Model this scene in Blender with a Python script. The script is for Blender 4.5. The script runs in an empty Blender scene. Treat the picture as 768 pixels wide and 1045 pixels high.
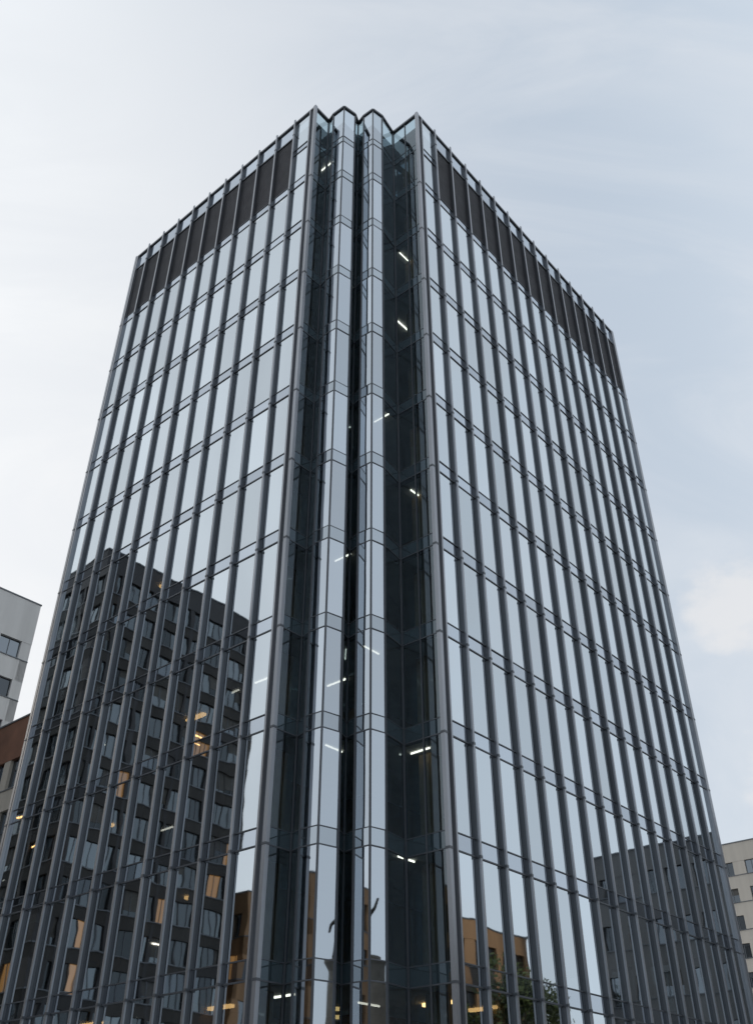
import bpy, math, random
from mathutils import Vector
random.seed(7)
sc = bpy.context.scene
sc.view_settings.view_transform = 'Standard'
sc.view_settings.look = 'None'
sc.view_settings.exposure = 0

# ---------------------------------------------------------------- frame
AZL, AZR = math.radians(49.2), math.radians(40.8)
dL = (-math.sin(AZL), math.cos(AZL))      # direction of left facade
dR = (math.sin(AZR), math.cos(AZR))       # direction of right facade
def LP(l, p):
    return (dL[0]*l + dR[0]*p, dL[1]*l + dR[1]*p)
H = 52.0
CAMZ = 1.6

# ---------------------------------------------------------------- materials
def new_mat(name):
    m = bpy.data.materials.new(name); m.use_nodes = True
    nt = m.node_tree; nt.nodes.clear()
    return m, nt, nt.nodes, nt.links
def std(name, col, rough=0.6, metal=0.0, var=0.25, scale=1.2, bump=0.0, streak=False, spec=0.5):
    m, nt, N, L = new_mat(name)
    out = N.new('ShaderNodeOutputMaterial'); b = N.new('ShaderNodeBsdfPrincipled')
    tc = N.new('ShaderNodeTexCoord'); mp = N.new('ShaderNodeMapping')
    if streak: mp.inputs['Scale'].default_value = (1, 1, 0.12)
    nz = N.new('ShaderNodeTexNoise'); nz.inputs['Scale'].default_value = scale
    nz.inputs['Detail'].default_value = 6; nz.inputs['Roughness'].default_value = 0.6
    L.new(tc.outputs['Object'], mp.inputs[0]); L.new(mp.outputs[0], nz.inputs['Vector'])
    rp = N.new('ShaderNodeValToRGB')
    c0 = [c*(1-var) for c in col]; c1 = [min(1, c*(1+var)) for c in col]
    rp.color_ramp.elements[0].position = 0.3; rp.color_ramp.elements[1].position = 0.7
    rp.color_ramp.elements[0].color = (*c0, 1); rp.color_ramp.elements[1].color = (*c1, 1)
    L.new(nz.outputs[0], rp.inputs[0]); L.new(rp.outputs[0], b.inputs['Base Color'])
    b.inputs['Roughness'].default_value = rough; b.inputs['Metallic'].default_value = metal
    b.inputs['Specular IOR Level'].default_value = spec
    if bump > 0:
        n2 = N.new('ShaderNodeTexNoise'); n2.inputs['Scale'].default_value = scale*12
        L.new(tc.outputs['Object'], n2.inputs['Vector'])
        bp = N.new('ShaderNodeBump'); bp.inputs['Strength'].default_value = bump; bp.inputs['Distance'].default_value = 0.02
        L.new(n2.outputs[0], bp.inputs['Height']); L.new(bp.outputs[0], b.inputs['Normal'])
    L.new(b.outputs[0], out.inputs[0])
    return m
def emis(name, col, s):
    m, nt, N, L = new_mat(name)
    out = N.new('ShaderNodeOutputMaterial'); e = N.new('ShaderNodeEmission')
    e.inputs[0].default_value = (*col, 1); e.inputs[1].default_value = s
    L.new(e.outputs[0], out.inputs[0]); return m
def glass(name, r0, tint, trans, wav=0.02, opaque=False, glowc=None, glows=0.0, vr=(.88,1.08)):
    m, nt, N, L = new_mat(name)
    out = N.new('ShaderNodeOutputMaterial')
    if glowc:
        tr = N.new('ShaderNodeEmission'); tr.inputs[1].default_value = glows; trans = glowc
    elif opaque:
        tr = N.new('ShaderNodeBsdfDiffuse')
    else:
        tr = N.new('ShaderNodeBsdfTransparent')
    tr.inputs[0].default_value = (*trans, 1)
    gl = N.new('ShaderNodeBsdfGlossy'); gl.inputs['Roughness'].default_value = 0.02
    fr = N.new('ShaderNodeFresnel'); fr.inputs['IOR'].default_value = 1.5
    at = N.new('ShaderNodeAttribute'); at.attribute_name = 'rnd'
    v = N.new('ShaderNodeMapRange'); v.inputs['To Min'].default_value = r0*vr[0]; v.inputs['To Max'].default_value = r0*vr[1]
    L.new(at.outputs['Fac'], v.inputs['Value'])
    ma = N.new('ShaderNodeMath'); ma.operation = 'MULTIPLY_ADD'; ma.use_clamp = True
    L.new(fr.outputs[0], ma.inputs[0]); ma.inputs[1].default_value = 1-r0; L.new(v.outputs[0], ma.inputs[2])
    tc = N.new('ShaderNodeTexCoord')
    nz = N.new('ShaderNodeTexNoise'); nz.inputs['Scale'].default_value = 0.55; nz.inputs['Detail'].default_value = 1.5
    L.new(tc.outputs['Object'], nz.inputs['Vector'])
    bp = N.new('ShaderNodeBump'); bp.inputs['Strength'].default_value = wav; bp.inputs['Distance'].default_value = 0.05
    L.new(nz.outputs[0], bp.inputs['Height']); L.new(bp.outputs[0], gl.inputs['Normal'])
    mc = N.new('ShaderNodeMixRGB'); mc.inputs[1].default_value = (*[t*0.93 for t in tint], 1); mc.inputs[2].default_value = (*tint, 1)
    L.new(at.outputs['Fac'], mc.inputs[0]); L.new(mc.outputs[0], gl.inputs['Color'])
    mx = N.new('ShaderNodeMixShader')
    L.new(ma.outputs[0], mx.inputs[0]); L.new(tr.outputs[0], mx.inputs[1]); L.new(gl.outputs[0], mx.inputs[2])
    L.new(mx.outputs[0], out.inputs[0])
    return m

M = {}
M['coated'] = glass('coated_glass', 0.64, (0.87, 0.945, 1.0), (0.26, 0.30, 0.32), 0.10)
M['notch']  = glass('bay_glass', 0.54, (0.84, 0.92, 1.0), (0.28, 0.33, 0.35), 0.08)
M['clear']  = glass('clear_glass', 0.08, (0.80, 0.92, 1.0), (0.50, 0.62, 0.66), 0.05)
M['spandrel'] = glass('spandrel_glass', 0.52, (0.83, 0.91, 1.0), (0.02, 0.023, 0.026), 0.10, True)
M['notchsp'] = glass('bay_spandrel_glass', 0.44, (0.83, 0.92, 1.0), (0.02, 0.024, 0.027), 0.08, True)
M['clearsp'] = glass('clear_spandrel_glass', 0.08, (0.80, 0.92, 1.0), (0.025, 0.038, 0.045), 0.05, True)
M['fin'] = std('fin_aluminium_dark', (0.085, 0.094, 0.108), 0.38, 0.3, 0.2, 0.8, streak=True)
M['cap'] = std('fin_cap_aluminium', (0.28, 0.295, 0.32), 0.32, 0.65, 0.2, 0.8, streak=True)
M['frame'] = std('frame_aluminium', (0.13, 0.142, 0.158), 0.42, 0.4, 0.2, 1.0)
M['louvre'] = std('louvre_metal', (0.078, 0.080, 0.090), 0.6, 0.2, 0.25, 1.0)
M['ceil'] = std('ceiling', (0.50, 0.50, 0.49), 0.8, 0, 0.1)
M['slab'] = std('slab_concrete', (0.12, 0.12, 0.12), 0.8)
M['core'] = std('core_wall', (0.24, 0.17, 0.11), 0.8, 0, 0.3, 0.4)
M['partition'] = std('partition_wall', (0.30, 0.22, 0.14), 0.8, 0, 0.3, 0.5)
M['roof'] = std('roof_membrane', (0.12, 0.12, 0.12), 0.9)
M['light'] = emis('office_light', (1.0, 0.88, 0.72), 3.6)
M['warm'] = emis('warm_light', (1.0, 0.55, 0.20), 5.0)

# ---------------------------------------------------------------- mesh builder
class MB:
    def __init__(s): s.v=[]; s.f=[]; s.m=[]; s.r=[]; s.mats=[]
    def mi(s, k):
        if k not in s.mats: s.mats.append(k)
        return s.mats.index(k)
    def quad(s, pts, k, rnd=None):
        i=len(s.v); s.v += pts; s.f.append(tuple(range(i,i+len(pts)))); s.m.append(s.mi(k)); s.r.append(random.random() if rnd is None else rnd)
    def box(s, o, d, n, s0, s1, t0, t1, z0, z1, k):
        i=len(s.v)
        for z in (z0,z1):
            for (a,t) in ((s0,t0),(s1,t0),(s1,t1),(s0,t1)):
                s.v.append((o[0]+d[0]*a+n[0]*t, o[1]+d[1]*a+n[1]*t, z))
        cr = d[0]*n[1]-d[1]*n[0]
        F=[(0,3,2,1),(4,5,6,7),(0,1,5,4),(1,2,6,5),(2,3,7,6),(3,0,4,7)]
        if cr<0: F=[tuple(reversed(f)) for f in F]
        mk=s.mi(k); r=random.random()
        for f in F: s.f.append(tuple(i+a for a in f)); s.m.append(mk); s.r.append(r)
    def prism(s, poly, z0, z1, kside, ktop=None, kbot=None):
        n=len(poly)
        for j in range(n):
            a=poly[j]; b=poly[(j+1)%n]
            s.quad([(a[0],a[1],z0),(b[0],b[1],z0),(b[0],b[1],z1),(a[0],a[1],z1)], kside)
        s.quad([(p[0],p[1],z1) for p in poly], ktop or kside)
        s.quad([(p[0],p[1],z0) for p in reversed(poly)], kbot or kside)
    def make(s, name, parent=None, smooth=False):
        me=bpy.data.meshes.new(name); me.from_pydata(s.v, [], s.f)
        for k in s.mats: me.materials.append(M[k])
        me.polygons.foreach_set('material_index', s.m)
        at=me.attributes.new('rnd','FLOAT','FACE'); at.data.foreach_set('value', s.r)
        if smooth: me.polygons.foreach_set('use_smooth',[True]*len(s.f))
        me.update()
        ob=bpy.data.objects.new(name, me); sc.collection.objects.link(ob)
        if parent: ob.parent=parent
        return ob
def empty(name):
    e=bpy.data.objects.new(name,None); sc.collection.objects.link(e); return e
def edge(a,b):
    L=math.hypot(b[0]-a[0],b[1]-a[1]); d=((b[0]-a[0])/L,(b[1]-a[1])/L)
    return L,d,(d[1],-d[0])
def offset(poly, t):   # inward offset of CCW rectilinear polygon
    n=len(poly); out=[]
    for i in range(n):
        a,b,c=poly[i-1],poly[i],poly[(i+1)%n]
        _,_,n1=edge(a,b); _,_,n2=edge(b,c)
        out.append((b[0]-(n1[0]+n2[0])*t, b[1]-(n1[1]+n2[1])*t))
    return out

# ---------------------------------------------------------------- tower
def add(p, a, b): return (p[0]+dR[0]*a*H-dL[0]*b*H, p[1]+dR[1]*a*H-dL[1]*b*H)
A=(-.0697*H,.599*H)
B=add(A,.0225,0); C=add(B,0,.024); D=add(C,.024,0); E=add(D,0,.0225); F=add(E,.0357,0); G=add(F,0,.0357)
def sh(p,x,y): return (p[0]+x*H,p[1]+y*H)
C=sh(C,0,-.002); E=sh(E,0,-.002)
C1=sh(C,-.0123,.0094); C2=sh(C,.0122,.0096); E1=sh(E,-.0104,.0080); E2=sh(E,.0104,.0080)
WR=add(G,.451,0); WL=add(A,0,-.329)
BK=add(WL,.451+.0822,0)
poly=[A,B,sh(C,0,.002),D,sh(E,0,.002),F,G,WR,BK,WL]
ks=[.871-.0775*i for i in range(11)][::-1]
levels=[CAMZ+H*k for k in ks]
ZTOP=CAMZ+H
ZL0=levels[-1]; SP=0.6
ZLT=CAMZ+.974*H
tower=empty('glass_office_tower')
gls=MB(); fins=MB(); frm=MB(); lou=MB()
J=0.006
def pane(o,d,n,s0,s1,z0,z1,k,back=0.0):
    ta=random.uniform(-J,J); tb=random.uniform(-J,J); tc_=random.uniform(-J,J)
    pts=[]
    for (s,z,t) in ((s0,z0,ta),(s1,z0,tb),(s1,z1,tb+tc_),(s0,z1,ta+tc_)):
        pts.append((o[0]+d[0]*s+n[0]*(t-back), o[1]+d[1]*s+n[1]*(t-back), z))
    gls.quad(pts,k)
def facade(a,b,nb,wing,splits=None,kinds=None,notch_side=None):
    L,d,n=edge(a,b)
    S=[L*i/nb for i in range(nb+1)] if splits is None else [L*x for x in splits]
    nb=len(S)-1
    tw = .026 if wing else .022
    to = .035 if wing else .018
    for i in range(nb):
        s0,s1=S[i],S[i+1]
        k='coated' if wing else kinds[i]
        ksp = {'coated':'spandrel','notch':'notchsp','clear':'clearsp'}[k]
        first = (wing and ((notch_side=='a' and i==0) or (notch_side=='b' and i==nb-1)))
        pane(a,d,n,s0,s1,0.15,3.6,k); pane(a,d,n,s0,s1,3.6,levels[0],k)
        frm.box(a,d,n,s0,s1,-.05,to,3.57,3.65,'frame')
        for j,z in enumerate(levels):
            zt = levels[j+1] if j+1<len(levels) else None
            pane(a,d,n,s0,s1,z,z+SP,ksp)
            frm.box(a,d,n,s0,s1,-.04,to,z-tw,z+tw,'fin')
            frm.box(a,d,n,s0,s1,-.04,to-.004,z+SP-tw*.8,z+SP+tw*.8,'fin')
            if zt: pane(a,d,n,s0,s1,z+SP,zt,k)
        z=ZL0+SP
        if wing and not first:
            lou.box(a,d,n,s0,s1,-.35,-.3,z+.03,ZLT,'louvre')
            zz=z+.08
            while zz<ZLT-.1:
                lou.box(a,d,n,s0,s1,-.09,-.01,zz,zz+.085,'louvre'); zz+=.17
            pane(a,d,n,s0,s1,ZLT,ZTOP,'spandrel')
            frm.box(a,d,n,s0,s1,-.06,.05,ZLT-.04,ZLT+.05,'frame')
        else:
            zm=z+(ZTOP-z)*.45
            pane(a,d,n,s0,s1,z,zm,k); pane(a,d,n,s0,s1,zm,zm+.5,ksp); pane(a,d,n,s0,s1,zm+.5,ZTOP,k)
            frm.box(a,d,n,s0,s1,-.04,to,zm-tw,zm+tw,'fin')
            frm.box(a,d,n,s0,s1,-.04,to,zm+.5-tw,zm+.5+tw,'fin')
        frm.box(a,d,n,s0,s1,-.25 if wing else -.12,.08,ZTOP,ZTOP+.14,'frame')
    for i,s in enumerate(S):
        endm=(i==0 or i==nb)
        if wing and not endm:
            fins.box(a,d,n,s-.032,s+.032,-.10,.12,0.15,ZTOP+.02,'fin')
            fins.box(a,d,n,s-.054,s+.054,.12,.19,0.15,ZTOP+.2,'cap')
            for z in levels+[ZLT]:
                fins.box(a,d,n,s-.064,s+.064,.042,.203,z-.045,z+.045,'fin')
        elif not endm:
            fins.box(a,d,n,s-.025,s+.025,-.06,.03,0.15,ZTOP,'fin')
    if wing:
        for s,sg in ((0,1),(L,-1)):
            q0,q1=sorted((s+sg*.25,s+sg*.34))
            fins.box(a,d,n,q0,q1,-.02,.14,0.15,ZTOP-.01,'cap')
            fins.box(a,d,n,*sorted((s+sg*.085,s+sg*.25)),-.02,.025,0.15,ZTOP-.012,'fin')
facade(A,B,1,False,kinds=['clear'])
facade(B,C1,1,False,kinds=['clear'])
facade(C1,C,1,False,kinds=['notch'])
facade(C,C2,1,False,kinds=['notch'])
facade(C2,D,1,False,kinds=['clear'])
facade(D,E1,1,False,kinds=['clear'])
facade(E1,E,1,False,kinds=['notch'])
facade(E,E2,1,False,kinds=['notch'])
facade(E2,F,1,False,kinds=['clear'])
facade(F,G,2,False,kinds=['clear','clear'])
facade(G,WR,15,True,notch_side='a')
facade(WR,BK,14,True)
facade(BK,WL,18,True)
facade(WL,A,11,True,notch_side='b')
for P,w in ((B,.05),(C,.03),(D,.04),(E,.03),(F,.06),(C1,.035),(C2,.035),(E1,.035),(E2,.035)):
    fins.box(P,dR,(-dL[0],-dL[1]),-w,w,-w,w,0.15,ZTOP+.17,'fin')
for P in (A,G,WR,WL,BK):
    fins.box(P,dR,(-dL[0],-dL[1]),-.085,.085,-.085,.085,0.12,ZTOP+.22,'cap')
    for z in levels: fins.box(P,dR,(-dL[0],-dL[1]),-.1,.1,-.1,.1,z-.04,z+.04,'fin')
gls.make('glazing',tower); fins.make('vertical_fins',tower); frm.make('transoms',tower); lou.make('louvres',tower)

# interior
inn=MB(); lit=MB()
ip=offset(poly,.34)
lA=A[0]*dL[0]+A[1]*dL[1]; pA=A[0]*dR[0]+A[1]*dR[1]
lG=lA-.0822*H; pG=pA+.0822*H
for j,z in enumerate(levels+[ZTOP-1.0]):
    inn.prism(ip,z+.06,z+.5,'slab','slab','ceil')
inn.prism(ip,0.02,.14,'slab')
lmax=lA+.329*H; pmax=pG+.451*H
def lpbox(mb,l0,l1,p0,p1,z0,z1,k):
    mb.box((0,0),dL,dR,l0,l1,p0,p1,z0,z1,k)
lpbox(inn,lG+6.5,lmax-6.5,pA+7.5,pmax-8,0.14,ZTOP-1,'core')
zf=[0.15]+[z+.5 for z in levels]
zc=levels+[ZTOP-1.0]
for j in range(len(zf)):
    z0,z1=zf[j],zc[j]+.055
    for i in range(5):
        c=lA+1.8+i*3.6
        lpbox(inn,c-.3,c+.3,pA+1.6,pA+2.2,z0,z1,'partition')
    for i in range(7):
        c=pG+1.6+i*3.7
        lpbox(inn,lG+1.6,lG+2.2,c-.3,c+.3,z0,z1,'partition')
    for i in range(3):
        c=random.uniform(lA+2,lmax-2)
        if random.random()<.5: lpbox(inn,c,c+.12,pA+1.0,pA+7.4,z0,z1,'partition')
        c=random.uniform(pG+2,pmax-2)
        if random.random()<.5: lpbox(inn,lG+1.0,lG+6.4,c,c+.12,z0,z1,'partition')
    for i in range(6):
        c=random.uniform(lA+1,lmax-2); lpbox(inn,c,c+random.uniform(.5,1.6),pA+.7,pA+1.3,z0,z0+random.uniform(.7,1.5),'slab')
        c=random.uniform(pG+1,pmax-2); lpbox(inn,lG+.7,lG+1.3,c,c+random.uniform(.5,1.6),z0,z0+random.uniform(.7,1.5),'slab')
    zt=zc[j]+.05
    on_l = random.random()<.7; on_r=random.random()<.5
    for i in range(8):
        for q in range(2):
            c=lA+1.2+i*2.1
            if on_l and random.random()<.2: lpbox(lit,c,c+1.1,pA+2.8+q*2.2,pA+2.86+q*2.2,zt-.05,zt,'light')
    for i in range(11):
        for q in range(2):
            c=pG+1.2+i*2.1
            if on_r and random.random()<.09: lpbox(lit,lG+2.8+q*2.2,lG+2.86+q*2.2,c,c+1.1,zt-.05,zt,'light')
# a few fittings left on behind the corner bays
for (j,l,p,o) in ((9,lG+1.9,pG+.9,0),(6,lG+2.6,pG-.3,1),(5,lG+1.8,pG+1.2,0),(4,lA-.7,pA+2.6,1),(3,lG+3.0,pG-.5,0),(2,lG+1.8,pG+.9,1),(2,lA-.2,pA+2.9,0),(1,lG+2.0,pG+.2,0)):
    zt=zc[j]+.05
    if o: lpbox(lit,l-.45,l+.45,p-.018,p+.018,zt-.05,zt,'light')
    else: lpbox(lit,l-.018,l+.018,p-.45,p+.45,zt-.05,zt,'light')
for (l,p,j) in ((lA+9,pA+3.5,3),(lA+14,pA+3,2),(lG+3,pG+3.0,0),(lA+12,pA+3,5),(lG+2.5,pG+5.0,0),(lA+5,pA+3,0),(lA+7,pA+3,1),(lA+12,pA+2.6,0)):
    lpbox(lit,l-.6,l+.6,p-.1,p+.1,zc[j]-.05,zc[j]+.05,'warm')
inn.make('floors_and_core',tower); lit.make('ceiling_lights',tower)
rf=MB(); rf.prism(offset(poly,.34),ZTOP-.9,ZTOP-.55,'roof'); rf.make('roof_deck',tower)

# ---------------------------------------------------------------- other buildings
M['white_wall']=std('white_cladding',(0.60,0.60,0.59),.7,0,.12,.5,.1,streak=True)
M['cream']=std('cream_render',(0.56,0.52,0.46),.8,0,.12,.4,.1,streak=True)
M['beige']=std('beige_stone',(0.42,0.39,0.34),.8,0,.15,.5,.2,streak=True)
M['brownst']=std('brown_stone',(0.30,0.175,0.09),.8,0,.25,.6,.2,streak=True)
M['darkconc']=std('dark_concrete',(0.042,0.040,0.038),.8,0,.3,.4,.2,streak=True)
M['darkmetal']=std('dark_cladding',(0.032,0.032,0.035),.5,.2,.2,.5)
M['greyconc']=std('grey_concrete',(0.15,0.155,0.16),.8,0,.2,.4,.2,streak=True)
M['terra']=std('terracotta',(0.16,0.075,0.045),.8,0,.25,.6,.2)
M['win']=glass('window_glass',.14,(.8,.9,1),(.015,.016,.017),.08,True,vr=(.4,1.6))
M['winbright']=glass('window_glass_bright',.12,(.8,.92,1),(.012,.013,.014),.15,True,vr=(.1,2.0))
M['blind']=std('window_blind',(.09,.087,.08),.7,0,.3,.7)
M['winlit']=glass('lit_window_glass',.08,(.8,.92,1),None,.1,False,(1.0,.50,.17),.38,vr=(.4,1.6))
M['inside']=std('dim_interior',(.05,.045,.04),.9)
def building(name,l0,l1,p0,p1,h,fh,bw,wall,span=None,win='win',pier=.5,sp=1.1,depth=.22,top=1.2,base=0.0,parapet_k=None,lights=0.0,coping=True,litw=0.0,nmull=1,blinds=.15,skip=1):
    e=empty(name); w=MB(); g=MB(); t=MB(); li=MB()
    span=span or wall
    c=[LP(l0,p0),LP(l0,p1),LP(l1,p1),LP(l1,p0)]
    ar=sum(c[i][0]*c[(i+1)%4][1]-c[(i+1)%4][0]*c[i][1] for i in range(4))
    if ar<0: c=c[::-1]
    nf=max(1,int(round((h-top-base)/fh))); fh=(h-top-base)/nf
    w.prism(offset(c,.9),0,h-top,'inside')
    for q in range(4):
        a,b=c[q],c[(q+1)%4]; L,d,n=edge(a,b); nb=max(1,int(round(L/bw)))
        S=[L*i/nb for i in range(nb+1)]
        for j in range(nf):
            z=base+j*fh
            w.box(a,d,n,0.0,L,-.8,-.012,z,z+sp,span)
            for i in range(nb):
                jt=[random.uniform(-.006,.006) for _ in range(2)]
                ja=random.uniform(-.006,.006)
                o2=[(a[0]+d[0]*s-n[0]*(depth+u),a[1]+d[1]*s-n[1]*(depth+u),zz) for s,zz,u in ((S[i],z+sp,jt[0]),(S[i+1],z+sp,jt[1]),(S[i+1],z+fh,jt[1]+ja),(S[i],z+fh,jt[0]+ja))]
                g.quad(o2,'winlit' if random.random()<litw else win)
                if random.random()<blinds:
                    zb=z+fh-random.uniform(.3,.9)*(fh-sp)
                    g.box(a,d,n,S[i]+.03,S[i+1]-.03,-depth+.012,-depth+.02,zb,z+fh-.01,'blind')
                for m_ in range(nmull):
                    mid=S[i]+(S[i+1]-S[i])*(m_+1)/(nmull+1)
                    t.box(a,d,n,mid-.03,mid+.03,-depth-.01,-depth+.05,z+sp,z+fh,'frame')
                mid=(S[i]+S[i+1])/2
                if lights and random.random()<lights:
                    li.box(a,d,n,mid-.45,mid+.35,-depth+.024,-depth+.04,z+fh-.4,z+fh-.3,'warm' if random.random()<.7 else 'light')
            t.box(a,d,n,.02,L-.02,-.05,.05,z+sp-.06,z+sp+.02,'frame')
        for i,s in enumerate(S):
            pw_=pier if (i%skip==0 or i==nb) else .07
            q0=max(s-pw_/2,0.003); q1=min(s+pw_/2,L-.003)
            w.box(a,d,n,q0,q1,-.79,.0 if pw_==pier else -depth+.06,0.0,h-top-.002,wall)
        w.box(a,d,n,.005,L-.005,-.6,.02,h-top,h,parapet_k or wall)
        if coping: w.box(a,d,n,-.05,L+.05,-.5,.08,h,h+.12,'frame')
        if base: w.box(a,d,n,.01,L-.01,-.7,-.02,0,base,wall)
    w.prism(offset(c,.62),h-top-.3,h-top+.3,'roof')
    w.make('walls',e); g.make('windows',e); t.make('window_frames',e)
    if li.f: li.make('lit_lamps',e)
    return e
building('dark_office_block',60.6,92,-10.3,6.6,45.5,2.75,1.35,'darkmetal','darkconc',win='winbright',pier=.3,sp=.95,depth=.2,top=2.0,lights=.01,litw=.035,skip=3,blinds=.2)
building('white_office_building',75.4,95,21.5,38.1,46.6,3.9,4.2,'white_wall',pier=2.0,sp=2.1,depth=.25,top=4.2)
building('terracotta_topped_building',56,74.8,31,50,28.5,3.6,2.4,'beige','beige',pier=.8,sp=1.5,top=3.0,parapet_k='terra')
building('brown_stone_building',62,82,-22,-13.0,21.5,3.6,2.6,'brownst',pier=1.2,sp=1.5,top=1.6,lights=.05,litw=.1)
building('brick_office_building',58,76,-45,-23.5,25,3.6,2.6,'brownst',pier=1.2,sp=1.5,top=1.6,lights=.05,litw=.12)
building('grey_concrete_block',-1.5,13.5,72.6,86,23.6,3.4,2.2,'greyconc','greyconc',pier=.9,sp=1.9,top=1.8,win='win')
lw=43.8*dL[0]+120*dL[1]; pw=43.8*dR[0]+120*dR[1]
building('cream_apartment_building',lw-32,lw+8,pw,pw+16,36.2,3.0,3.0,'cream',pier=1.5,sp=1.5,top=2.2)
building('stone_townhouse',-24,-9,62,74,18.5,3.4,2.4,'brownst','darkconc',pier=1.1,sp=1.5,top=1.4,lights=.1,litw=.15)
building('beige_townhouse',-70,-50,30,48,17,3.4,2.4,'beige','brownst',pier=1.1,sp=1.5,top=1.4,lights=.08,litw=.1)

# ---------------------------------------------------------------- ground
M['asphalt']=std('asphalt',(0.05,0.05,0.052),.9,0,.25,3,.4)
M['paving']=std('paving',(0.22,0.21,0.20),.85,0,.2,2,.3)
M['kerb']=std('kerb_stone',(0.3,0.3,0.29),.8)
M['paint']=std('road_paint',(0.75,0.75,0.73),.7)
M['earth']=std('city_ground',(0.12,0.12,0.115),.9,0,.3,.05)
g=MB(); g.quad([(-2500,-2500,-.13),(2500,-2500,-.13),(2500,2500,-.13),(-2500,2500,-.13)],'earth'); g.make('ground')
r=MB(); lpr=lambda mb,l0,l1,p0,p1,z,k: mb.quad([(*LP(l0,p0),z),(*LP(l0,p1),z),(*LP(l1,p1),z),(*LP(l1,p0),z)][::-1],k)
lpr(r,-80,150,8.6,16.8,-.118,'asphalt'); r.make('road')
r=MB(); lpr(r,-0.5,6.8,16.8,160,-.118,'asphalt'); r.make('side_road')
r=MB()
for i in range(40): lpr(r,-78+i*5.6,-75.5+i*5.6,12.62,12.77,-.112,'paint')
r.make('road_markings')
r=MB(); r.box((0,0),dL,dR,8.6,150,18.6,95,-.13,.0,'paving'); r.make('pavement')
r=MB(); r.box((0,0),dL,dR,-80,150,-60,7.0,-.13,.0,'paving'); r.make('plaza_pavement')
r=MB(); r.box((0,0),dL,dR,-80,150,7.0,7.2,-.13,.012,'kerb'); r.box((0,0),dL,dR,8.4,150,18.4,18.6,-.13,.012,'kerb'); r.make('kerb')

# ---------------------------------------------------------------- statue on column (seen in reflection)
M['bronze']=std('bronze',(0.035,0.03,0.022),.45,.6,.3,4)
M['plinth']=std('plinth_stone',(0.25,0.22,0.18),.8,0,.2,2,.3)
st=empty('bronze_statue'); SX,SY=27.1,23.9
pl=MB()
def ring(mb,x,y,prof,k,n=20):
    i0=len(mb.v)
    for (rr,z) in prof:
        for a in range(n):
            t=2*math.pi*a/n; mb.v.append((x+rr*math.cos(t),y+rr*math.sin(t),z))
    for q in range(len(prof)-1):
        for a in range(n):
            b=(a+1)%n; mb.f.append((i0+q*n+a,i0+q*n+b,i0+(q+1)*n+b,i0+(q+1)*n+a)); mb.m.append(mb.mi(k)); mb.r.append(.5)
    mb.f.append(tuple(i0+(len(prof)-1)*n+a for a in range(n))); mb.m.append(mb.mi(k)); mb.r.append(.5)
pl.box((SX,SY),(1,0),(0,1),-1.9,1.9,-1.9,1.9,0,2.2,'plinth')
pl.box((SX,SY),(1,0),(0,1),-1.5,1.5,-1.5,1.5,2.2,8,'plinth')
ring(pl,SX,SY,[(1.1,8),(1.2,8.2),(.85,8.6),(.75,11.5),(1.0,12.0),(1.0,12.35),(.3,12.4)],'plinth')
pl.make('column',st)
def skin(name,pts,edges,rad,parent,mat,loc,scale=1.0,rz=0):
    me=bpy.data.meshes.new(name); me.from_pydata([tuple(c*scale for c in p) for p in pts],edges,[])
    ob=bpy.data.objects.new(name,me); sc.collection.objects.link(ob); ob.location=loc; ob.rotation_euler=(0,0,rz)
    m=ob.modifiers.new('s','SKIN'); me.materials.append(mat)
    sv=me.skin_vertices[0].data
    for i,rr in enumerate(rad): sv[i].radius=(rr*scale,rr*scale)
    sv[0].use_root=True
    ob.modifiers.new('u','SUBSURF').levels=2
    ob.parent=parent; return ob
pts=[(0,0,1.0),(0,0,1.25),(0,0,1.5),(0,0,1.62),(0,0,1.72),(0,0,1.88),
     (0,.11,.93),(0.05,.14,.5),(0,.16,.06),(.16,.17,.03),
     (0,-.11,.93),(-.12,-.2,.52),(-.3,-.26,.12),(-.2,-.28,.04),
     (0,.2,1.5),(.1,.4,1.72),(.15,.5,2.02),(.17,.52,2.12),
     (0,-.2,1.5),(-.1,-.42,1.3),(.05,-.5,1.1),(.08,-.52,1.02)]
ed=[(0,1),(1,2),(2,3),(3,4),(4,5),(0,6),(6,7),(7,8),(8,9),(0,10),(10,11),(11,12),(12,13),(2,14),(14,15),(15,16),(16,17),(2,18),(18,19),(19,20),(20,21)]
ra=[.17,.15,.18,.08,.12,.11,.12,.09,.06,.05,.12,.09,.06,.05,.1,.07,.05,.05,.1,.07,.05,.05]
skin('figure',pts,ed,ra,st,M['bronze'],(SX,SY,12.3),1.6,0)

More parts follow.
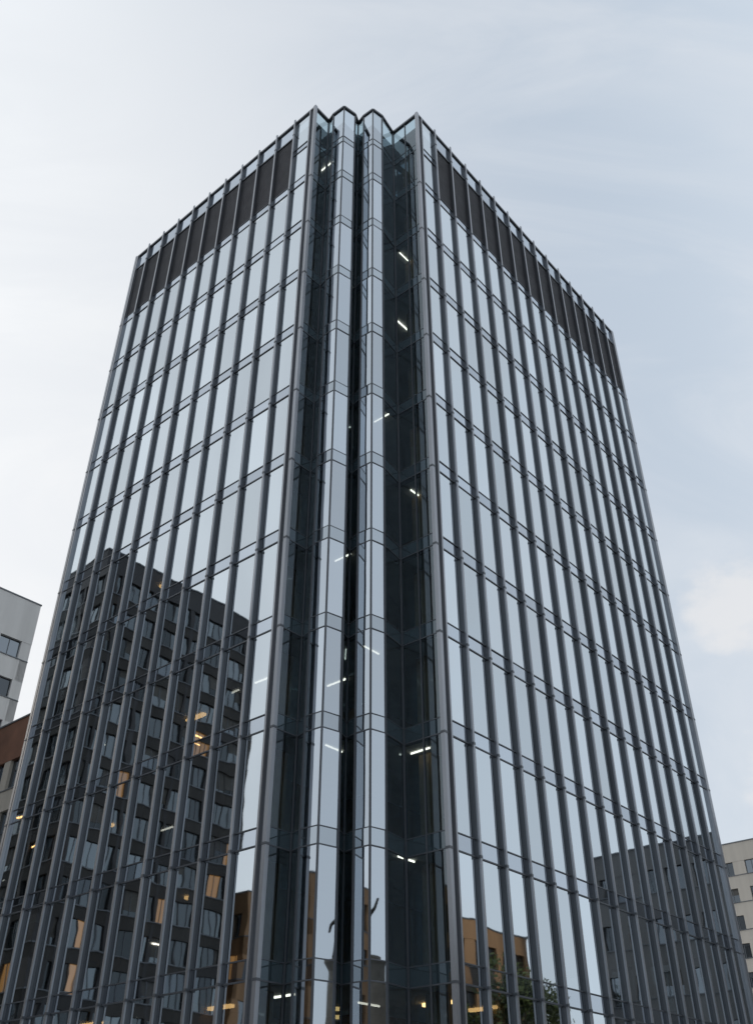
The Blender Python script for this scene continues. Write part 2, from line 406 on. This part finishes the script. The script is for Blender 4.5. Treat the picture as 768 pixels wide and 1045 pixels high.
# ---------------------------------------------------------------- trees
M['bark']=std('bark',(0.09,0.065,0.045),.9,0,.3,5,.5)
def leafmat():
    m,nt,N,L=new_mat('leaves'); out=N.new('ShaderNodeOutputMaterial'); b=N.new('ShaderNodeBsdfPrincipled')
    at=N.new('ShaderNodeAttribute'); at.attribute_name='rnd'; rp=N.new('ShaderNodeValToRGB')
    rp.color_ramp.elements[0].color=(.03,.05,.015,1); rp.color_ramp.elements[1].color=(.10,.13,.035,1)
    L.new(at.outputs['Fac'],rp.inputs[0]); L.new(rp.outputs[0],b.inputs['Base Color']); b.inputs['Roughness'].default_value=.6
    L.new(b.outputs[0],out.inputs[0]); return m
M['leaf']=leafmat()
def tree(x,y,h):
    e=empty('street_tree'); t=MB(); lf=MB()
    def limb(a,b,r0,r1):
        a=Vector(a);b=Vector(b); ax=(b-a).normalized(); u=ax.orthogonal().normalized(); v=ax.cross(u); i=len(t.v); n=8
        for (c,r_) in ((a,r0),(b,r1)):
            for k in range(n):
                th=2*math.pi*k/n; t.v.append(tuple(c+u*r_*math.cos(th)+v*r_*math.sin(th)))
        for k in range(n):
            q=(k+1)%n; t.f.append((i+k,i+q,i+n+q,i+n+k)); t.m.append(t.mi('bark')); t.r.append(.5)
    limb((x,y,-.1),(x+.1,y,h*.4),.28,.18)
    for k in range(11):
        th=k*2.4; ez=h*random.uniform(.52,.86); rr=h*random.uniform(.08,.24)*(1.25-ez/h)*1.6
        tip=(x+rr*math.cos(th),y+rr*math.sin(th),ez)
        limb((x+.1,y,h*random.uniform(.3,.4)),tip,.12,.04)
        for c in range(6):
            cx,cy,cz=[tip[i]+random.gauss(0,h*.045) for i in range(3)]; cr=random.uniform(.8,1.4)
            for _ in range(90):
                p=Vector((random.gauss(0,1),random.gauss(0,1),random.gauss(0,1))).normalized()*cr*random.uniform(.3,1)+Vector((cx,cy,cz))
                u=Vector((random.gauss(0,1),random.gauss(0,1),random.gauss(0,1))).normalized(); v=u.orthogonal().normalized(); s=random.uniform(.12,.24)
                lf.quad([tuple(p-u*s),tuple(p+v*s*.6),tuple(p+u*s),tuple(p-v*s*.6)],'leaf')
    t.make('trunk_and_limbs',e); lf.make('leaf_crown',e)
for (l,p,h) in ((-9.5,56,16),(-17,57,15),(-5,66,16)):
    x,y=LP(l,p); tree(x,y,h)

# ---------------------------------------------------------------- sky
world=bpy.data.worlds.new('World'); sc.world=world; world.use_nodes=True
nt=world.node_tree; N=nt.nodes; Lk=nt.links; N.clear()
out=N.new('ShaderNodeOutputWorld'); bg=N.new('ShaderNodeBackground'); bg.inputs[1].default_value=0.1
sky=N.new('ShaderNodeTexSky'); sky.sky_type='NISHITA'; sky.sun_disc=False
SAZ,SEL=-52,24
sky.sun_elevation=math.radians(SEL); sky.sun_rotation=math.radians(SAZ%360); sky.air_density=1; sky.dust_density=2
tc=N.new('ShaderNodeTexCoord')
def dirv(az,el):
    a,e=math.radians(az),math.radians(el); return (math.sin(a)*math.cos(e),math.cos(a)*math.cos(e),math.sin(e))
def dotn(v):
    n=N.new('ShaderNodeVectorMath'); n.operation='DOT_PRODUCT'; Lk.new(tc.outputs['Generated'],n.inputs[0]); n.inputs[1].default_value=v; return n.outputs['Value']
def mr(src,a,b,c,d,smooth=True):
    n=N.new('ShaderNodeMapRange'); n.interpolation_type='SMOOTHSTEP' if smooth else 'LINEAR'
    n.inputs['From Min'].default_value=a; n.inputs['From Max'].default_value=b; n.inputs['To Min'].default_value=c; n.inputs['To Max'].default_value=d
    Lk.new(src,n.inputs['Value']); return n.outputs[0]
def mth(op,a,b=None,clamp=False):
    n=N.new('ShaderNodeMath'); n.operation=op; n.use_clamp=clamp
    for i,x in enumerate((a,b)):
        if x is None: continue
        if isinstance(x,(int,float)): n.inputs[i].default_value=x
        else: Lk.new(x,n.inputs[i])
    return n.outputs[0]
def mixc(f,a,b):
    n=N.new('ShaderNodeMixRGB')
    for i,x in ((0,f),(1,a),(2,b)):
        if isinstance(x,tuple): n.inputs[i].default_value=(*x,1)
        elif isinstance(x,(int,float)): n.inputs[i].default_value=x
        else: Lk.new(x,n.inputs[i])
    return n.outputs[0]
mp=N.new('ShaderNodeMapping'); mp.inputs['Rotation'].default_value=(0.2,0.5,0.9); mp.inputs['Scale'].default_value=(1.0,3.6,2.0)
Lk.new(tc.outputs['Generated'],mp.inputs[0])
nz=N.new('ShaderNodeTexNoise'); nz.inputs['Scale'].default_value=2.0; nz.inputs['Detail'].default_value=8; nz.inputs['Roughness'].default_value=.58; nz.inputs['Distortion'].default_value=.8
Lk.new(mp.outputs[0],nz.inputs['Vector'])
wisp=mr(nz.outputs[0],.36,.66,0,1)
mp2=N.new('ShaderNodeMapping'); mp2.inputs['Scale'].default_value=(1,1,1.7); Lk.new(tc.outputs['Generated'],mp2.inputs[0])
nz2=N.new('ShaderNodeTexNoise'); nz2.inputs['Scale'].default_value=16; nz2.inputs['Detail'].default_value=8; nz2.inputs['Roughness'].default_value=.55
Lk.new(mp2.outputs[0],nz2.inputs['Vector'])
glow=mr(dotn(dirv(-50,22)),.42,.97,0,1)
sideR=mr(dotn(dirv(85,30)),.5,1.0,0,1)
sideL=mr(dotn(dirv(-92,30)),.45,.95,0,1)
back=mr(dotn(dirv(180,30)),0.2,1.0,0,1)
sep=N.new('ShaderNodeSeparateXYZ'); Lk.new(tc.outputs['Generated'],sep.inputs[0])
low=mr(sep.outputs[2],.15,.85,1,0)
hz_col=mixc(low,(5.1,6.0,7.15),(6.9,7.6,8.4))
hz_col=mixc(glow,hz_col,(9.9,9.97,10.0))
hz_col=mixc(mth('MULTIPLY',sideR,.85),hz_col,(9.0,9.8,10.6))
hz_col=mixc(mth('MULTIPLY',sideL,.85),hz_col,(10.4,10.9,11.3))
hz_col=mixc(mth('MULTIPLY',back,.7),hz_col,(8.7,9.3,10.0))
hz_col=mixc(mth('MULTIPLY',wisp,.50),hz_col,(8.4,8.75,9.2))
cm=mr(dotn(dirv(23.5,28.0)),math.cos(math.radians(4.5)),math.cos(math.radians(.5)),-.6,.07)
cm2=mr(dotn(dirv(25.5,18.0)),math.cos(math.radians(5.5)),math.cos(math.radians(.5)),-.6,.07)
puff=mr(mth('ADD',nz2.outputs[0],mth('MAXIMUM',cm,cm2)),.30,.64,0,.62)
hz_col=mixc(puff,hz_col,(9.5,9.3,9.15))
final=mixc(.88,sky.outputs[0],hz_col)
Lk.new(final,bg.inputs[0]); Lk.new(bg.outputs[0],out.inputs[0])

sun=bpy.data.lights.new('sun','SUN'); sun.energy=1.5; sun.angle=math.radians(10); sun.color=(1,.91,.80)
so=bpy.data.objects.new('sun',sun); sc.collection.objects.link(so)
so.rotation_euler=Vector(dirv(SAZ,SEL)).to_track_quat('Z','Y').to_euler()
so.location=(-60,40,80)

# ---------------------------------------------------------------- camera
cam=bpy.data.cameras.new('camera'); co=bpy.data.objects.new('camera',cam); sc.collection.objects.link(co); sc.camera=co
cam.sensor_fit='VERTICAL'; cam.sensor_height=36; cam.lens=36*953/1045
cam.clip_end=6000; co.location=(0,0,CAMZ); co.rotation_euler=(math.radians(90+35.7),0,0)
